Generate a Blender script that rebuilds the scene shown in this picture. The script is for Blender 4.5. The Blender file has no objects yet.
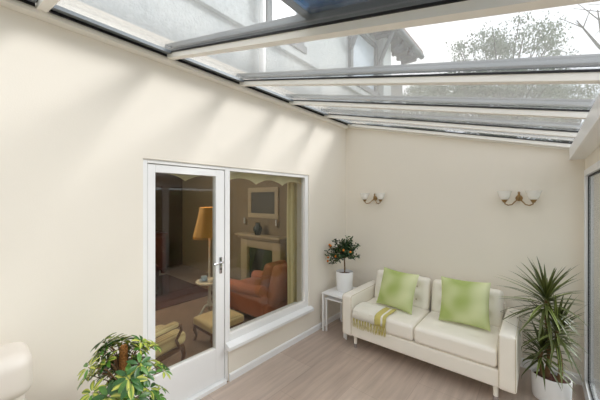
import bpy, bmesh, math, random
from mathutils import Vector, Matrix, noise
R = math.radians
PI = math.pi
random.seed(7)
C = bpy.context.scene.collection

# ------------------------------------------------------------------ materials
def srgb(r, g, b):
    f = lambda c: (c/255/12.92) if c/255 <= .04045 else ((c/255+.055)/1.055)**2.4
    return (f(r), f(g), f(b), 1)

def mat(name, col, rough=.6, metal=0, sheen=0, noise_amt=0, nscale=8, bump=0, bscale=60, spec=.5, coat=0, trans=0):
    m = bpy.data.materials.new(name); m.use_nodes = True
    nt = m.node_tree; b = nt.nodes['Principled BSDF']
    b.inputs['Base Color'].default_value = col
    b.inputs['Roughness'].default_value = rough
    b.inputs['Metallic'].default_value = metal
    b.inputs['Specular IOR Level'].default_value = spec
    if sheen:
        b.inputs['Sheen Weight'].default_value = sheen
        b.inputs['Sheen Roughness'].default_value = .35
        b.inputs['Sheen Tint'].default_value = (min(1, col[0]*1.5+.3), min(1, col[1]*1.5+.3), min(1, col[2]*1.5+.2), 1)
    if coat: b.inputs['Coat Weight'].default_value = coat
    tc = nt.nodes.new('ShaderNodeTexCoord')
    if noise_amt:
        n = nt.nodes.new('ShaderNodeTexNoise'); n.inputs['Scale'].default_value = nscale; n.inputs['Detail'].default_value = 4
        nt.links.new(tc.outputs['Object'], n.inputs['Vector'])
        mx = nt.nodes.new('ShaderNodeMix'); mx.data_type = 'RGBA'
        k = 1-noise_amt
        mx.inputs['A'].default_value = (col[0]*k, col[1]*k, col[2]*k, 1)
        k = 1+noise_amt
        mx.inputs['B'].default_value = (min(1, col[0]*k), min(1, col[1]*k), min(1, col[2]*k), 1)
        nt.links.new(n.outputs['Fac'], mx.inputs['Factor'])
        nt.links.new(mx.outputs['Result'], b.inputs['Base Color'])
    if bump:
        n2 = nt.nodes.new('ShaderNodeTexNoise'); n2.inputs['Scale'].default_value = bscale; n2.inputs['Detail'].default_value = 3
        nt.links.new(tc.outputs['Object'], n2.inputs['Vector'])
        bp = nt.nodes.new('ShaderNodeBump'); bp.inputs['Strength'].default_value = bump; bp.inputs['Distance'].default_value = .01
        nt.links.new(n2.outputs['Fac'], bp.inputs['Height'])
        nt.links.new(bp.outputs['Normal'], b.inputs['Normal'])
    return m

def glass(name, tint, haze=0.0, hazecol=(.8, .83, .83, 1), f0=.04):
    m = bpy.data.materials.new(name); m.use_nodes = True
    nt = m.node_tree; nt.nodes.clear()
    out = nt.nodes.new('ShaderNodeOutputMaterial')
    tr = nt.nodes.new('ShaderNodeBsdfTransparent'); tr.inputs['Color'].default_value = tint
    gl = nt.nodes.new('ShaderNodeBsdfGlossy'); gl.inputs['Roughness'].default_value = .01
    lw = nt.nodes.new('ShaderNodeLayerWeight'); lw.inputs['Blend'].default_value = .5
    p = nt.nodes.new('ShaderNodeMath'); p.operation = 'POWER'; p.inputs[1].default_value = 5
    nt.links.new(lw.outputs['Facing'], p.inputs[0])
    ma = nt.nodes.new('ShaderNodeMath'); ma.operation = 'MULTIPLY_ADD'; ma.inputs[1].default_value = 1-f0; ma.inputs[2].default_value = f0
    nt.links.new(p.outputs[0], ma.inputs[0])
    base = tr
    if haze:
        df = nt.nodes.new('ShaderNodeBsdfTranslucent'); df.inputs['Color'].default_value = hazecol
        tc = nt.nodes.new('ShaderNodeTexCoord')
        n = nt.nodes.new('ShaderNodeTexNoise'); n.inputs['Scale'].default_value = 2.5; n.inputs['Detail'].default_value = 5
        nt.links.new(tc.outputs['Object'], n.inputs['Vector'])
        mr = nt.nodes.new('ShaderNodeMapRange'); mr.inputs['To Min'].default_value = haze*.5; mr.inputs['To Max'].default_value = haze*1.5
        nt.links.new(n.outputs['Fac'], mr.inputs['Value'])
        hz = nt.nodes.new('ShaderNodeMixShader')
        nt.links.new(mr.outputs[0], hz.inputs[0]); nt.links.new(tr.outputs[0], hz.inputs[1]); nt.links.new(df.outputs[0], hz.inputs[2])
        base = hz
    mx = nt.nodes.new('ShaderNodeMixShader')
    nt.links.new(ma.outputs[0], mx.inputs[0]); nt.links.new(base.outputs[0], mx.inputs[1]); nt.links.new(gl.outputs[0], mx.inputs[2])
    nt.links.new(mx.outputs[0], out.inputs[0])
    return m

def floor_mat(name, c1, c2, cm, w, l, rough, streak=True, rot=PI/2):
    m = bpy.data.materials.new(name); m.use_nodes = True
    nt = m.node_tree; b = nt.nodes['Principled BSDF']; b.inputs['Roughness'].default_value = rough
    tc = nt.nodes.new('ShaderNodeTexCoord')
    mp = nt.nodes.new('ShaderNodeMapping'); mp.inputs['Rotation'].default_value = (0, 0, rot)
    nt.links.new(tc.outputs['Object'], mp.inputs['Vector'])
    br = nt.nodes.new('ShaderNodeTexBrick')
    br.inputs['Color1'].default_value = c1; br.inputs['Color2'].default_value = c2; br.inputs['Mortar'].default_value = cm
    br.inputs['Scale'].default_value = 1; br.inputs['Brick Width'].default_value = l; br.inputs['Row Height'].default_value = w
    br.inputs['Mortar Size'].default_value = .0022; br.inputs['Mortar Smooth'].default_value = .3; br.offset = .5
    nt.links.new(mp.outputs[0], br.inputs['Vector'])
    mp2 = nt.nodes.new('ShaderNodeMapping'); mp2.inputs['Scale'].default_value = (1.2, 16, 1) if streak else (3, 3, 1)
    nt.links.new(mp.outputs[0], mp2.inputs['Vector'])
    n = nt.nodes.new('ShaderNodeTexNoise'); n.inputs['Scale'].default_value = 1.3; n.inputs['Detail'].default_value = 6; n.inputs['Roughness'].default_value = .6
    nt.links.new(mp2.outputs[0], n.inputs['Vector'])
    mr = nt.nodes.new('ShaderNodeMapRange'); mr.inputs['From Min'].default_value = .3; mr.inputs['From Max'].default_value = .7
    mr.inputs['To Min'].default_value = .82; mr.inputs['To Max'].default_value = 1.14
    nt.links.new(n.outputs['Fac'], mr.inputs['Value'])
    mx = nt.nodes.new('ShaderNodeMix'); mx.data_type = 'RGBA'; mx.blend_type = 'MULTIPLY'; mx.inputs['Factor'].default_value = 1
    nt.links.new(br.outputs['Color'], mx.inputs['A']); nt.links.new(mr.outputs[0], mx.inputs['B'])
    nt.links.new(mx.outputs['Result'], b.inputs['Base Color'])
    bp = nt.nodes.new('ShaderNodeBump'); bp.inputs['Strength'].default_value = .08; bp.inputs['Distance'].default_value = .003
    nt.links.new(n.outputs['Fac'], bp.inputs['Height']); nt.links.new(bp.outputs['Normal'], b.inputs['Normal'])
    return m

def attr_mat(name, rough=.45, sub=0):
    m = bpy.data.materials.new(name); m.use_nodes = True
    nt = m.node_tree; b = nt.nodes['Principled BSDF']
    a = nt.nodes.new('ShaderNodeVertexColor'); a.layer_name = 'Col'
    nt.links.new(a.outputs['Color'], b.inputs['Base Color'])
    b.inputs['Roughness'].default_value = rough
    return m

def stripe_mat(name, ca, cb, scale, axis=0, rough=.7, sheen=.2):
    m = bpy.data.materials.new(name); m.use_nodes = True
    nt = m.node_tree; b = nt.nodes['Principled BSDF']; b.inputs['Roughness'].default_value = rough
    b.inputs['Sheen Weight'].default_value = sheen
    tc = nt.nodes.new('ShaderNodeTexCoord')
    w = nt.nodes.new('ShaderNodeTexWave'); w.bands_direction = 'XYZ'[axis]; w.inputs['Scale'].default_value = scale
    w.inputs['Distortion'].default_value = .3
    nt.links.new(tc.outputs['Object'], w.inputs['Vector'])
    mx = nt.nodes.new('ShaderNodeMix'); mx.data_type = 'RGBA'; mx.inputs['A'].default_value = ca; mx.inputs['B'].default_value = cb
    nt.links.new(w.outputs['Fac'], mx.inputs['Factor']); nt.links.new(mx.outputs['Result'], b.inputs['Base Color'])
    return m

M = {}
M['wall'] = mat('cream_paint', srgb(237, 230, 218), .75, noise_amt=.015, nscale=3, bump=.05, bscale=120)
M['ivory'] = mat('ivory_gloss_paint', srgb(246, 243, 238), .4, noise_amt=.01)
M['white'] = mat('white_gloss_paint', srgb(242, 242, 242), .3, noise_amt=.01)
M['upvc'] = mat('white_frame', srgb(238, 238, 240), .3, noise_amt=.01)
M['alu'] = mat('grey_aluminium', srgb(128, 134, 138), .4, metal=.3, noise_amt=.05)
M['alud'] = mat('dark_grey_frame', srgb(92, 102, 112), .4, metal=.2, noise_amt=.05)
M['gasket'] = mat('black_gasket', srgb(26, 24, 30), .6, noise_amt=.1)
M['floor'] = floor_mat('woodgrain_tile', srgb(194, 176, 163), srgb(186, 167, 154), srgb(168, 151, 138), .45, .9, .3)
M['floor2'] = floor_mat('brown_tile', srgb(146, 122, 102), srgb(132, 108, 90), srgb(92, 76, 64), .42, .42, .35, False, PI/4)
M['roofglass'] = glass('roof_glass', (.955, .96, .965, 1), .07, (.86, .87, .88, 1))
M['glass'] = glass('window_glass', (.90, .92, .91, 1), 0, f0=.045)
M['sideglass'] = glass('side_glass', (.93, .95, .945, 1), 0)
M['ventglass'] = glass('blue_vent_glass', (.22, .34, .46, 1), .05, (.35, .45, .6, 1), .08)
M['roughcast'] = mat('white_roughcast', srgb(184, 190, 192), .9, noise_amt=.28, nscale=22, bump=1, bscale=45)
M['greywall'] = mat('grey_brown_wall', srgb(122, 122, 120), .9, noise_amt=.12, nscale=8)
M['timber'] = mat('weathered_grey_timber', srgb(98, 104, 108), .7, noise_amt=.15)
M['soffit'] = mat('dark_soffit', srgb(78, 76, 74), .7, noise_amt=.15)
M['roof'] = mat('brown_roof_tiles', srgb(110, 92, 82), .8, noise_amt=.2, nscale=20, bump=.6)
M['slate'] = mat('grey_slate', srgb(150, 152, 156), .8, noise_amt=.15, nscale=12)
M['leather'] = mat('cream_leather', srgb(244, 238, 227), .42, noise_amt=.02, bump=.12, bscale=90)
M['chairleather'] = mat('pale_grey_cream_leather', srgb(218, 210, 200), .5, noise_amt=.02)
M['piping'] = mat('cream_leather_seam', srgb(205, 194, 172), .5, noise_amt=.03)
M['velvet'] = mat('green_velvet', srgb(176, 192, 122), .8, sheen=1.0, noise_amt=.3, nscale=3.2)
_v = M['velvet'].node_tree
for _n in _v.nodes:
    if _n.type == 'MIX':
        _n.inputs['A'].default_value = srgb(164, 180, 104); _n.inputs['B'].default_value = srgb(222, 226, 182)  # pale sheen of the nap painted into the colour as soft blotches
        [setattr(q.inputs['Detail'], 'default_value', 1.0) for q in _v.nodes if q.type == 'TEX_NOISE']
        _mr = _v.nodes.new('ShaderNodeMapRange'); _mr.inputs['From Min'].default_value = .38; _mr.inputs['From Max'].default_value = .62
        _l = _n.inputs['Factor'].links[0]; _src = _l.from_socket
        _v.links.new(_src, _mr.inputs['Value']); _v.links.new(_mr.outputs[0], _n.inputs['Factor'])
        break
M['chrome'] = mat('chrome', srgb(200, 200, 205), .15, metal=1, noise_amt=.02)
M['brass'] = mat('antique_brass', srgb(160, 132, 92), .3, metal=.9, noise_amt=.1)
M['opal'] = mat('opal_white_glass', srgb(250, 248, 244), .25, noise_amt=.01)
M['ceramic'] = mat('white_ceramic', srgb(244, 244, 244), .25, noise_amt=.01)
M['soil'] = mat('brown_bark_soil', srgb(84, 48, 36), .95, noise_amt=.4, nscale=60, bump=1)
M['trunk'] = mat('brown_trunk', srgb(120, 92, 62), .85, noise_amt=.3, nscale=40, bump=.8)
M['moss'] = mat('coir_moss_pole', srgb(150, 100, 48), .95, noise_amt=.45, nscale=45, bump=1.5, bscale=90)
M['leaf'] = attr_mat('leaf', .38)
M['orangefruit'] = mat('orange_peel', srgb(232, 130, 30), .4, noise_amt=.06, bump=.2, bscale=200)
M['wool'] = mat('white_wool', srgb(238, 234, 222), .9, sheen=.2, noise_amt=.05, bump=.5, bscale=200)
M['mustard'] = mat('mustard_yarn', srgb(200, 188, 112), .9, noise_amt=.15, nscale=30)
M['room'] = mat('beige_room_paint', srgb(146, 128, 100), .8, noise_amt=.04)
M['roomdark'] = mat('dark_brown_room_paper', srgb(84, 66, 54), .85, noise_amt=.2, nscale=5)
M['roomceil'] = mat('room_ceiling_paint', srgb(200, 190, 170), .8, noise_amt=.02)
M['drape'] = stripe_mat('cream_drape_cloth', srgb(236, 222, 172), srgb(206, 188, 132), 9, 1, .8)
M['valance'] = mat('cream_valance_cloth', srgb(240, 226, 184), .85, noise_amt=.08, nscale=12)
M['orange'] = mat('burnt_orange_fabric', srgb(178, 110, 78), .8, sheen=.2, noise_amt=.1, nscale=12)
M['stripe'] = stripe_mat('gold_striped_fabric', srgb(232, 208, 150), srgb(196, 166, 108), 14, 0)
M['walnut'] = mat('walnut_wood', srgb(112, 74, 46), .35, noise_amt=.25, nscale=14)
M['mahogany'] = mat('mahogany_wood', srgb(92, 40, 28), .35, noise_amt=.25, nscale=10)
M['creamwood'] = mat('cream_painted_wood', srgb(220, 212, 190), .5, noise_amt=.04)
M['shade'] = mat('amber_lamp_shade', srgb(206, 156, 84), .8, noise_amt=.08, nscale=10)
M['black'] = mat('sooty_black', srgb(22, 20, 20), .8, noise_amt=.2)
M['darkvase'] = mat('dark_green_glaze', srgb(34, 52, 48), .2, noise_amt=.2)
M['mantel'] = mat('stone_mantel', srgb(190, 172, 140), .6, noise_amt=.06)
M['canvas'] = mat('dim_landscape_canvas', srgb(92, 88, 78), .6, noise_amt=.45, nscale=3.5)
M['blueport'] = mat('blue_white_china', srgb(190, 208, 220), .2, noise_amt=.15, nscale=30)
M['rug'] = mat('dark_red_rug', srgb(74, 42, 36), .95, noise_amt=.3, nscale=12)
M['grass'] = mat('lawn_grass', srgb(88, 110, 58), .95, noise_amt=.3, nscale=5, bump=1)
M['paving'] = mat('stone_paving', srgb(168, 160, 148), .85, noise_amt=.1)
M['bark'] = mat('grey_bark', srgb(104, 100, 92), .9, noise_amt=.2, nscale=10)
M['treeleaf'] = mat('tree_leaf', srgb(122, 134, 112), .8, noise_amt=.25, nscale=1.5)
M['bulb'] = None

# ------------------------------------------------------------------ mesh helpers
def box(bm, x0, x1, y0, y1, z0, z1, bev=0, seg=2):
    vs = [bm.verts.new((x, y, z)) for x in (x0, x1) for y in (y0, y1) for z in (z0, z1)]
    idx = [(0, 1, 3, 2), (4, 6, 7, 5), (0, 4, 5, 1), (2, 3, 7, 6), (0, 2, 6, 4), (1, 5, 7, 3)]
    fs = [bm.faces.new([vs[i] for i in f]) for f in idx]
    if bev:
        es = list({e for f in fs for e in f.edges})
        bmesh.ops.bevel(bm, geom=es, offset=bev, segments=seg, affect='EDGES', profile=.5)

def prism(bm, pts, axis, a0, a1):
    """closed polygon pts extruded along axis between a0 and a1; pts are the two other coords in order"""
    def P(p, a):
        return {'x': (a, p[0], p[1]), 'y': (p[0], a, p[1]), 'z': (p[0], p[1], a)}[axis]
    A = [bm.verts.new(P(p, a0)) for p in pts]; B = [bm.verts.new(P(p, a1)) for p in pts]
    n = len(pts)
    bm.faces.new(A); bm.faces.new(B[::-1])
    for i in range(n): bm.faces.new((A[i], B[i], B[(i+1) % n], A[(i+1) % n]))

def tube(bm, pts, r, seg=8, cap=True):
    pts = [Vector(p) for p in pts]; n = len(pts)
    rs = r if isinstance(r, (list, tuple)) else [r]*n
    rings = []; up = Vector((0, 0, 1))
    prev = None
    for i, p in enumerate(pts):
        t = (pts[min(i+1, n-1)]-pts[max(i-1, 0)]).normalized()
        if prev is None:
            a = t.cross(Vector((1, 0, 0)) if abs(t.x) < .8 else Vector((0, 1, 0))).normalized()
        else:
            a = (prev - t*prev.dot(t)).normalized()
        prev = a; b = t.cross(a)
        rings.append([bm.verts.new(p+(a*math.cos(2*PI*k/seg)+b*math.sin(2*PI*k/seg))*rs[i]) for k in range(seg)])
    for i in range(n-1):
        for k in range(seg):
            bm.faces.new((rings[i][k], rings[i][(k+1) % seg], rings[i+1][(k+1) % seg], rings[i+1][k]))
    if cap: bm.faces.new(rings[0][::-1]); bm.faces.new(rings[-1])

def lathe(bm, prof, cx=0, cy=0, cz=0, seg=32, sx=1, sy=1, wob=None):
    rings = []
    for r, z in prof:
        if r < 1e-5: rings.append([bm.verts.new((cx, cy, cz+z))]); continue
        ring = []
        for k in range(seg):
            a = 2*PI*k/seg; q = r*(1+(wob(a, z) if wob else 0))
            ring.append(bm.verts.new((cx+q*sx*math.cos(a), cy+q*sy*math.sin(a), cz+z)))
        rings.append(ring)
    for A, B in zip(rings, rings[1:]):
        for k in range(seg):
            k2 = (k+1) % seg
            if len(A) == 1 and len(B) == 1: continue
            if len(A) == 1: bm.faces.new((A[0], B[k2], B[k]))
            elif len(B) == 1: bm.faces.new((A[k], A[k2], B[0]))
            else: bm.faces.new((A[k], A[k2], B[k2], B[k]))

def puff(bm, c, size, r, bulge=0, tufts=(), n=20, axis=2, mtx=None, tuft_depth=.02, tuft_r=.05):
    """soft rounded box; bulge and tufts on the +axis face"""
    h = [s/2 for s in size]; cache = {}
    def f(s): return math.sin(s*PI/2)*.55+s*.45
    def vert(p):
        key = tuple(round(v, 5) for v in p)
        if key in cache: return cache[key]
        q = [f(p[i])*h[i] for i in range(3)]
        inner = [max(-(h[i]-r), min(h[i]-r, q[i])) for i in range(3)]
        d = Vector([q[i]-inner[i] for i in range(3)])
        v = Vector(inner)+(d.normalized()*r if d.length > 1e-9 else Vector())
        o = [i for i in range(3) if i != axis]
        u, w = v[o[0]]/h[o[0]], v[o[1]]/h[o[1]]
        k = max(0, (1-u*u))*max(0, (1-w*w))
        v[axis] += bulge*(k**.6)*(1 if v[axis] > 0 else -.2)
        if v[axis] > 0:
            for tx, ty in tufts:
                dd = (v[o[0]]-tx)**2+(v[o[1]]-ty)**2
                v[axis] -= tuft_depth*math.exp(-dd/(tuft_r**2))
        v = v+Vector(c)
        if mtx: v = mtx @ v
        cache[key] = bm.verts.new(v); return cache[key]
    for ax in range(3):
        for s in (-1, 1):
            for i in range(n):
                for j in range(n):
                    def P(a, b):
                        p = [0, 0, 0]; p[ax] = s; p[(ax+1) % 3] = -1+2*a/n; p[(ax+2) % 3] = -1+2*b/n; return p
                    q = [vert(P(i, j)), vert(P(i+1, j)), vert(P(i+1, j+1)), vert(P(i, j+1))]
                    if s < 0: q.reverse()
                    try: bm.faces.new(q)
                    except ValueError: pass

def obj(name, bm, m, parent=None, smooth=True, loc=None):
    bmesh.ops.recalc_face_normals(bm, faces=bm.faces[:])
    me = bpy.data.meshes.new(name); bm.to_mesh(me); bm.free()
    o = bpy.data.objects.new(name, me); C.objects.link(o)
    me.materials.append(M[m] if isinstance(m, str) else m)
    if smooth:
        me.polygons.foreach_set('use_smooth', [True]*len(me.polygons))
        try: me.set_sharp_from_angle(angle=R(38))
        except Exception: pass
    if parent: o.parent = parent
    if loc: o.location = loc
    return o
def NB(): return bmesh.new()
def bx(name, m, parent, *a, bev=0, **k):
    bm = NB(); box(bm, *a, bev=bev, **k); return obj(name, bm, m, parent)
def thing(name, label, cat, loc=(0, 0, 0), rz=0, group=None):
    o = bpy.data.objects.new(name, None); C.objects.link(o); o.empty_display_size = .05
    o.location = loc; o.rotation_euler = (0, 0, rz)
    o['label'] = label; o['category'] = cat
    if group: o['group'] = group
    return o
def tag(o, label, cat, group=None):
    o['label'] = label; o['category'] = cat
    if group: o['group'] = group
    return o
def struct(o, label=None, cat=None):
    o['kind'] = 'structure'
    if label: o['label'] = label
    if cat: o['category'] = cat
    return o
def sroot(name, label, cat, loc=(0, 0, 0)):
    o = bpy.data.objects.new(name, None); C.objects.link(o); o.location = loc; o.empty_display_size = .05
    return struct(o, label, cat)
def copy_tree(o, parent=None):
    c = o.copy(); C.objects.link(c)
    if parent: c.parent = parent
    for ch in list(o.children): copy_tree(ch, c)
    return c

# ------------------------------------------------------------------ room numbers
W, D, H = 2.52, 3.65, 2.80
SL = .254                                # roof fall per metre
def rz(x): return 2.82-SL*x
OY0, OY1, OZ = .829, 2.774, 2.0          # opening in the house wall
YS = 1.545                               # door / window division
TH = .20

# floor
bm = NB(); box(bm, 0, W+.12, -1.9, D+.1, -.1, 0)
struct(obj('floor', bm, 'floor', smooth=False), 'greyish beige wood-grain floor tiles of the conservatory', 'floor')
bm = NB(); box(bm, -4.9, 0, -1.0, 3.75, -.1, 0)
struct(obj('floor_room', bm, 'floor2', smooth=False), 'brown tiled floor of the sitting room beyond the glass door', 'floor')

# left (house) wall with the door and window opening
bm = NB()
box(bm, -TH, 0, -1.9, OY0, 0, 2.95)
box(bm, -TH, 0, OY1, 5.0, 0, 2.95)
box(bm, -TH, 0, OY0, OY1, OZ, 2.95)
box(bm, -TH, 0, YS+.03, OY1, 0, .30)
struct(obj('wall_left', bm, 'wall', smooth=False), 'long cream painted house wall with glass door and window', 'wall')
# back wall, top follows the roof
bm = NB(); prism(bm, [(0, 0), (W+.1, 0), (W+.1, rz(W+.1)-.0), (0, rz(0))], 'y', D, D+.12)
struct(obj('wall_back', bm, 'wall', smooth=False), 'cream end wall behind the sofa', 'wall')
# near wall behind the camera
bm = NB(); box(bm, 0, .2, -2.0, -1.9, 0, 2.1); box(bm, 2.4, W+.1, -2.0, -1.9, 0, 2.1)
prism(bm, [(0, 2.1), (W+.1, 2.1), (W+.1, rz(W+.1)), (0, rz(0))], 'y', -2.0, -1.9)
struct(obj('wall_near', bm, 'wall', smooth=False), 'cream end wall opposite the sofa', 'wall')

dn = sroot('door_5', 'added white framed double glass doors at the unseen near end, letting in daylight', 'door')  # unseen doors, added to bring daylight onto the end wall and sofa
for a, b in ((.2, 1.3), (1.3, 2.4)):
    bm = NB(); box(bm, a, a+.07, -1.98, -1.92, 0, 2.1); box(bm, b-.07, b, -1.98, -1.92, 0, 2.1); box(bm, a+.07, b-.07, -1.98, -1.92, 0, .16); box(bm, a+.07, b-.07, -1.98, -1.92, 2.02, 2.1)
    f = obj('frame', bm, 'upvc', dn, smooth=False)
    bm = NB(); box(bm, a+.07, b-.07, -1.955, -1.945, .16, 2.02); obj('pane', bm, 'sideglass', f, smooth=False)
# baseboards
def skirting(name, axis, a0, a1, lab, at):
    bm = NB()
    if axis == 'y': prism(bm, [(0, 0), (.016, 0), (.016, .058), (.008, .07), (0, .07)], 'y', a0, a1)
    else: prism(bm, [(D, 0), (D-.016, 0), (D-.016, .075), (D-.008, .09), (D, .09)], 'x', a0, a1)
    return struct(obj(name, bm, 'white', smooth=False), lab, 'baseboard')
skirting('baseboard_left', 'y', YS+.035, D-.016, 'white skirting board below the window', 0)
skirting('baseboard_left_near', 'y', -1.9, OY0-.0, 'white skirting board on the long cream wall', 0)
skirting('baseboard_back', 'x', 0, W-.02, 'white skirting board behind the sofa', 0)

# wall plate along house wall with dark slot, flashing
bm = NB(); prism(bm, [(0, 2.745), (.055, 2.75), (.06, 2.765), (.06, 2.79), (0, 2.81)], 'y', -1.9, D)
struct(obj('trim_1', bm, 'ivory', smooth=False), 'cream wall plate under the glass roof along the house wall', 'trim')

# ------------------------------------------------------------------ glass roof
roof = sroot('ceiling', 'glass lean-to roof with cream rafters and grey glazing bars', 'roof')
raf = [-1.77, -1.09, -.41, .27, 1.00, 1.67, 2.35, 3.02, 3.60]
XE = W+.16
def sloped(bm, x0, x1, y0, y1, d0, d1):
    """bar following the roof fall between offsets d0..d1 above the rafter line"""
    prism(bm, [(x0, rz(x0)+d0), (x1, rz(x1)+d0), (x1, rz(x1)+d1), (x0, rz(x0)+d1)], 'y', y0, y1)
for i, y in enumerate(raf):
    bm = NB(); sloped(bm, .0, W+.03, y-.023, y+.023, -.034, .0)
    r_ = obj('rafter', bm, 'ivory', roof, smooth=False)
    bm = NB(); sloped(bm, .06, XE, y-.0295, y+.0295, .0, .010); obj('gasket', bm, 'gasket', r_, smooth=False)
    bm = NB(); sloped(bm, .02, XE, y-.026, y+.026, .038, .055)
    sloped(bm, .02, XE, y-.019, y+.019, .055, .075); obj('glazing_bar', bm, 'alu', r_, smooth=False)
ys = raf+[D+.05]
for a, b in zip(raf, raf[1:]):
    bm = NB(); sloped(bm, .02, XE, a+.02, b-.02, .012, .032)
    obj('roof_pane', bm, 'roofglass', roof, smooth=False)
    bm = NB(); sloped(bm, .064, .078, a+.03, b-.03, -.028, .004); obj('vent_slot', bm, 'gasket', roof, smooth=False)
    bm = NB(); sloped(bm, .078, .145, a+.03, b-.03, -.012, .010); obj('flashing', bm, 'alu', roof, smooth=False)
# roof vent in the bay above the camera
bm = NB()
v0, v1 = 1.43, 2.30
for (x0, x1, y0, y1) in ((v0, v0+.05, .31, .975), (v1-.05, v1, .31, .975), (v0, v1, .31, .36), (v0, v1, .93, .975)):
    sloped(bm, x0, x1, y0, y1, .034, .070)
vent = obj('roof_vent', bm, 'alud', roof, smooth=False)
bm = NB(); sloped(bm, v0+.04, v1-.04, .35, .94, .05, .06); obj('vent_pane', bm, 'ventglass', vent, smooth=False)
# rear closing strip and top edge on the back wall
bm = NB(); sloped(bm, 0, W, D-.02, D+.03, -.05, .0); obj('wall_strip', bm, 'ivory', roof, smooth=False)

# ------------------------------------------------------------------ eaves beam + right glazed wall
bm = NB(); box(bm, W-.105, W+.10, -1.9, D, 2.065, 2.175, bev=.004)
struct(obj('trim_2', bm, 'white', smooth=False), 'white eaves beam above the sliding glass doors', 'trim')
bm = NB(); box(bm, W, W+.10, -1.9, D, 1.955, 2.065)
struct(obj('wall_right', bm, 'wall', smooth=False), 'cream wall strip above the sliding glass doors', 'wall')
def sliding(y0, y1, n, lab):
    rt = sroot('door_%d' % n, lab, 'door')
    z0, z1 = .03, 1.955; s = .05; X0, X1 = W-.012, W+.050
    bm = NB()
    box(bm, X0, X1, y0, y0+s, z0, z1); box(bm, X0, X1, y1-s, y1, z0, z1)
    box(bm, X0, X1, y0+s, y1-s, z0, z0+.07); box(bm, X0, X1, y0+s, y1-s, z1-.05, z1)
    obj('frame', bm, 'upvc', rt, smooth=False)
    bm = NB(); g = .012; X0g, X1g = X0+.020, X0+.027
    box(bm, X0g, X1g, y0+s, y0+s+g, z0+.07, z1-.05); box(bm, X0g, X1g, y1-s-g, y1-s, z0+.07, z1-.05)
    box(bm, X0g, X1g, y0+s, y1-s, z0+.07, z0+.07+g); box(bm, X0g, X1g, y0+s, y1-s, z1-.05-g, z1-.05)
    obj('gasket', bm, 'gasket', rt, smooth=False)
    bm = NB(); box(bm, X0+.028, X0+.038, y0+s, y1-s, z0+.07, z1-.05); obj('pane', bm, 'sideglass', rt, smooth=False)
sliding(2.16, 3.58, 2, 'white framed sliding glass door next to the end wall')
sliding(.70, 2.16, 3, 'white framed sliding glass door in the middle of the side')
sliding(-.76, .70, 4, 'white framed sliding glass door beside the camera end')
bm = NB(); box(bm, W-.02, W+.10, -1.9, D, 0, .03)
struct(obj('trim_3', bm, 'upvc', smooth=False), 'white door track along the floor', 'trim')
bm = NB(); box(bm, W, W+.1, 3.58, D, .03, 1.955); box(bm, W, W+.1, -1.9, -.76, .03, 1.955)
struct(obj('trim_4', bm, 'wall', smooth=False), 'narrow cream pier beside the sliding doors', 'trim')

# ------------------------------------------------------------------ glass door in the house wall
F0, F1 = -.075, -.012                     # frame depth range in x
d1 = sroot('door_1', 'white painted glass door into the sitting room', 'door')
bm = NB()
box(bm, F0-.02, F1, OY0, OY0+.035, 0, OZ, .003)
box(bm, F0-.02, F1, OY0+.035, YS, OZ-.03, OZ, .003)
box(bm, F0-.02, F1, YS-.0, YS+.04, 0, OZ, .003)
box(bm, F0-.04, F1+.03, OY0+.035, YS, 0, .035, .004)
obj('door_frame', bm, 'white', d1, smooth=False)
L0, L1 = OY0+.04, YS-.005; gy0, gy1, gz0, gz1 = .925, 1.452, .345, 1.905
bm = NB()
box(bm, F0, F1-.008, L0, gy0, .04, OZ-.035, .003); box(bm, F0, F1-.008, gy1, L1, .04, OZ-.035, .003)
box(bm, F0, F1-.008, gy0, gy1, .04, gz0, .003); box(bm, F0, F1-.008, gy0, gy1, gz1, OZ-.035, .003)
lf = obj('door_leaf', bm, 'white', d1, smooth=False)
bm = NB(); box(bm, F0+.024, F0+.034, gy0-.005, gy1+.005, gz0-.005, gz1+.005); obj('pane', bm, 'glass', lf, smooth=False)
bm = NB(); box(bm, F1-.008, F1-.002, 1.487, 1.515, 1.02, 1.17, .002); hp = obj('handle_plate', bm, 'chrome', lf)
bm = NB(); tube(bm, [(F1-.004, 1.50, 1.125), (F1+.035, 1.50, 1.125), (F1+.04, 1.49, 1.125), (F1+.04, 1.40, 1.122)], .007, 10); obj('lever', bm, 'chrome', hp)
bm = NB(); tube(bm, [(F1-.004, 1.50, 1.06), (F1+.002, 1.50, 1.06)], .008, 12); obj('key_cylinder', bm, 'gasket', hp)

# fixed window beside it
w1 = sroot('window_1', 'large white framed fixed window beside the glass door', 'window')
WY0, WY1 = YS+.04, OY1
bm = NB()
box(bm, F0, F1, WY0, WY0+.012, .36, OZ, .002)
box(bm, F0, F1, WY1-.062, WY1, .36, OZ, .003)
box(bm, F0, F1, WY0+.012, WY1-.062, OZ-.035, OZ, .003)
box(bm, F0, F1, WY0+.012, WY1-.062, .36, .43, .003)
wf = obj('window_frame', bm, 'white', w1, smooth=False)
bm = NB(); box(bm, F0+.024, F0+.034, WY0+.01, WY1-.06, .42, OZ-.03); obj('pane', bm, 'glass', wf, smooth=False)
bm = NB(); prism(bm, [(F0-.02, .30), (.045, .30), (.05, .305), (.05, .335), (F1, .362), (F0-.02, .362)], 'y', YS+.005, OY1+.035)
obj('window_sill', bm, 'white', w1, smooth=False)
bm = NB(); box(bm, -TH-.03, F0, YS+.045, OY1-.002, .30, .36); obj('inner_sill', bm, 'white', w1, smooth=False)

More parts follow.
